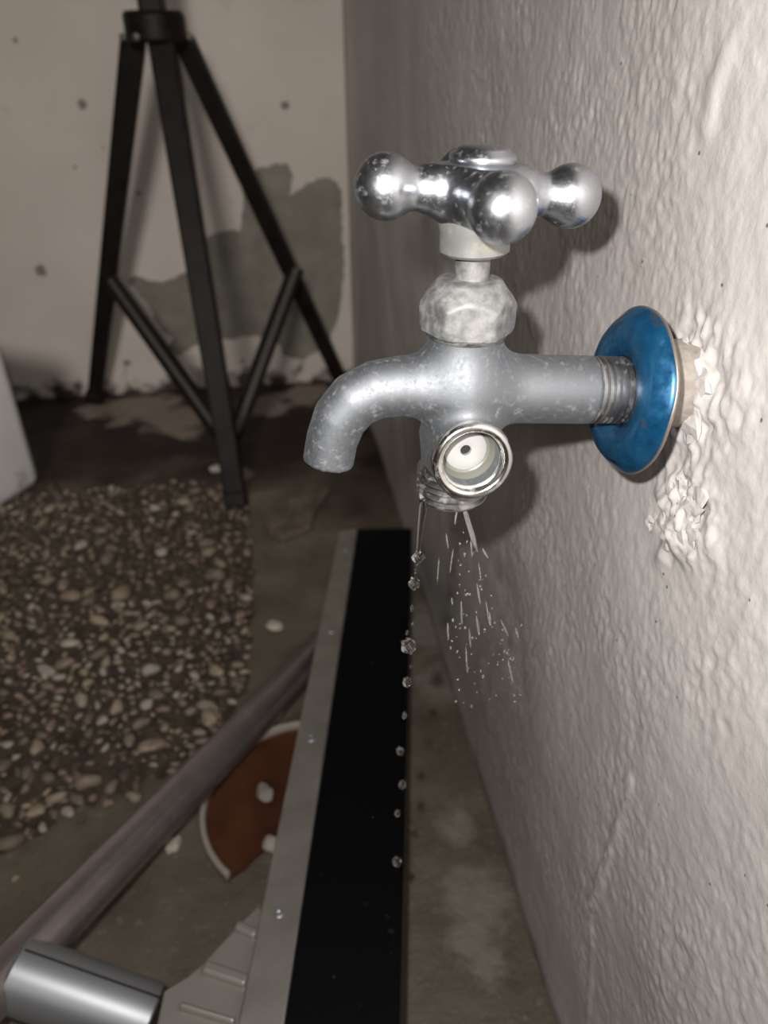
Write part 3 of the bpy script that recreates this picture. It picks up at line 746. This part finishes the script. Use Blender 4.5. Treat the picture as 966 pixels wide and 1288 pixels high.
# ------------------------------------------------------------------ water
def drop_mesh(seed, lump_=.27):
    bm = bmesh.new(); bmesh.ops.create_icosphere(bm, subdivisions=4, radius=1)
    for v_ in bm.verts:
        q = v_.co.copy(); s_ = 1+lump_*2*fbm(np.array([q.x*2.3+seed*7.3+q.z*.9]), np.array([q.y*2.3+q.z*1.6]), seed, 2)[0]; v_.co = q*s_
    me = bpy.data.meshes.new('water_drop'); bm.to_mesh(me); bm.free(); me.materials.append(WATER); me.polygons.foreach_set('use_smooth', [True]*len(me.polygons)); return me
dms = [drop_mesh(k) for k in range(5)]; sms = [drop_mesh(k+9, .10) for k in range(3)]
spm = []
for q_ in sms:
    c2 = q_.copy(); c2.materials.clear(); c2.materials.append(SPRAY); spm.append(c2)
def drop(me, P, rx, rz, label, group=None, tilt=0.0):
    o = bpy.data.objects.new('water_drop', me); COL.objects.link(o); o.location = P; o.scale = (rx, rx, rz); o.rotation_euler = (0, tilt, random.uniform(0, 6)) if not tilt else (0, tilt, 0)
    return tag(o, label, 'drop', group)
YD = .192
chain = [(526,701,7,7.5,'topmost falling drop, at the tip of the water thread'),
 (521,734,6.5,8.5,'pear shaped falling drop, second below the water thread'),
 (514,812,8.5,10,'largest falling drop, against the right edge of the black board'),
 (512,858,5,6.5,'falling drop just below the largest drop'),
 (509,900,2.6,5,'thin faint falling drop, fifth down the row of drops'),
 (503,945,4.5,7,'falling drop, sixth down the row along the black board'),
 (506,987,4.5,6.5,'falling drop, seventh down the row along the black board'),
 (500,1023,3,5,'small falling drop, eighth down the row along the black board'),
 (499,1083,5.5,6.5,'bottom falling drop of the row along the black board')]
for k, (px, py, rx, rz, lb) in enumerate(chain):
    P = atY(px, py, YD); drop(dms[k % 5], P, mm(rx, P), mm(rz, P), lb, 'drops falling from the tap')
for px, py, rz in ((523.5,716,2),(523,721,1.6),(524,711,1.4),(518,765,6),(519,785,3),(512,796,4),(517,838,3)):
    P = atY(px, py, YD); drop(sms[0], P, mm(1.7, P), mm(rz, P), {711:'tiny droplet touching the underside of the topmost falling drop',716:'tiny droplet midway between the topmost and second falling drops',721:'tiny droplet on top of the pear shaped falling drop',765:'clear streak of water below the pear shaped falling drop',785:'short streak of water midway down to the largest falling drop',796:'tiny droplet on top of the largest falling drop',838:'tiny streak of water just below the largest falling drop'}[py], 'tiny droplets between the falling drops')
# the thread of water hanging from the threaded outlet
pts = [atY(px, py, YD) for px, py in ((534,622),(532,640),(530,655),(528,672),(526.5,688),(526,697))]
bm = bmesh.new(); tube(bm, pts, [mm(v_, pts[0]) for v_ in (6,5,4.2,3.4,2.6,2.4)], 16)
o = from_bm('water_thread', bm, WATER); tag(o, 'thin clear thread of water running from the threaded outlet', 'water')
pts = [atY(px, py, .190) for px, py in ((580,628),(585,643),(590,660),(595,676),(600,694))]
bm = bmesh.new(); tube(bm, pts, [mm(v_, pts[0]) for v_ in (2.2,3,3.2,3.4,1.6)], 12)
o = from_bm('water_jet', bm, SPRAY); tag(o, 'short slanting jet of water leaking below the side port', 'water')
streaks = [((583,632),(588,655)),((602,709),(605,730)),((611,755),(616,786)),((616,770),(617,787)),((630,780),(639,799)),((648,789),(652,802)),((639,830),(645,858)),((586,814),(588,848)),((599,774),(603,799)),((561,671),(564,690)),((568,752),(569,761)),((580,755),(581,786)),((563,783),(564,805)),((552,702),(550,733)),((607,690),(614,702)),((592,680),(594,700)),((600,735),(604,760)),((575,640),(572,660)),((570,690),(566,720)),((656,785),(656,788)),((590,790),(592,815))]
for k_, (a, b) in enumerate(streaks):
    A, B = atY(*a, .188), atY(*b, .188); P = (A+B)/2; L = (A-B).length/2; d_ = (A-B).normalized()
    o = drop(spm[k_ % 3], P, mm(random.uniform(.7, 1.35), P), max(L, mm(2, P)), '%s streak of spray water at the %s of the %s spray' % ('long' if L > mm(13, P) else 'short', 'left' if a[0] < 577 else 'right' if a[0] > 612 else 'middle', 'upper' if a[1] < 720 else 'lower'), 'spray streaks below the side port', math.atan2(d_.x, d_.z))
for k in range(90):
    t = random.random()**.7; a = random.uniform(-.16, .52); L = 30+t*240
    px, py = 583+math.sin(a)*L*.62, 632+L*.95
    P = atY(px, py, random.uniform(.180, .196)); rr_ = random.uniform(.5, 1.3)
    drop(spm[2], P, mm(rr_, P), mm(rr_*random.uniform(1, 2.6), P), 'tiny spray droplet in the air below the side port', 'fine spray droplets below the side port')
BL = ['water droplet on the black board near its aluminium edge, level with the lower screw', 'water droplet mid board, above the near right group of droplets',
  'small water droplet just above the largest droplet, at the right edge of the board', 'largest water droplet on the black board, at its right edge', 'water droplet on the black board nearest the camera',
  'faint water droplet at the aluminium edge, highest on the left of the board', 'faint water droplet mid board beside the falling drops', 'faint lone water droplet in the middle of the board',
  'water droplet farthest along the black board from the camera', 'water droplet just below the largest one at the right edge of the board', 'faint water droplet low on the board, left of the nearest one']
for k, (px, py, r_) in enumerate(((403,1103,3.2),(461,1139,3.2),(487,1155,3),(491,1175,4.5),(454,1268,3),(388,1010,2),(470,1030,1.8),(440,950,2),(468,835,2),(492,1200,2.5),(420,1230,2.2))):
    P = onpanel(px, py); rr_ = mm(r_, P); o = drop(sms[k % 3], P+pn_*rr_*.55, rr_, rr_*.8, BL[k], 'droplets on the black board')
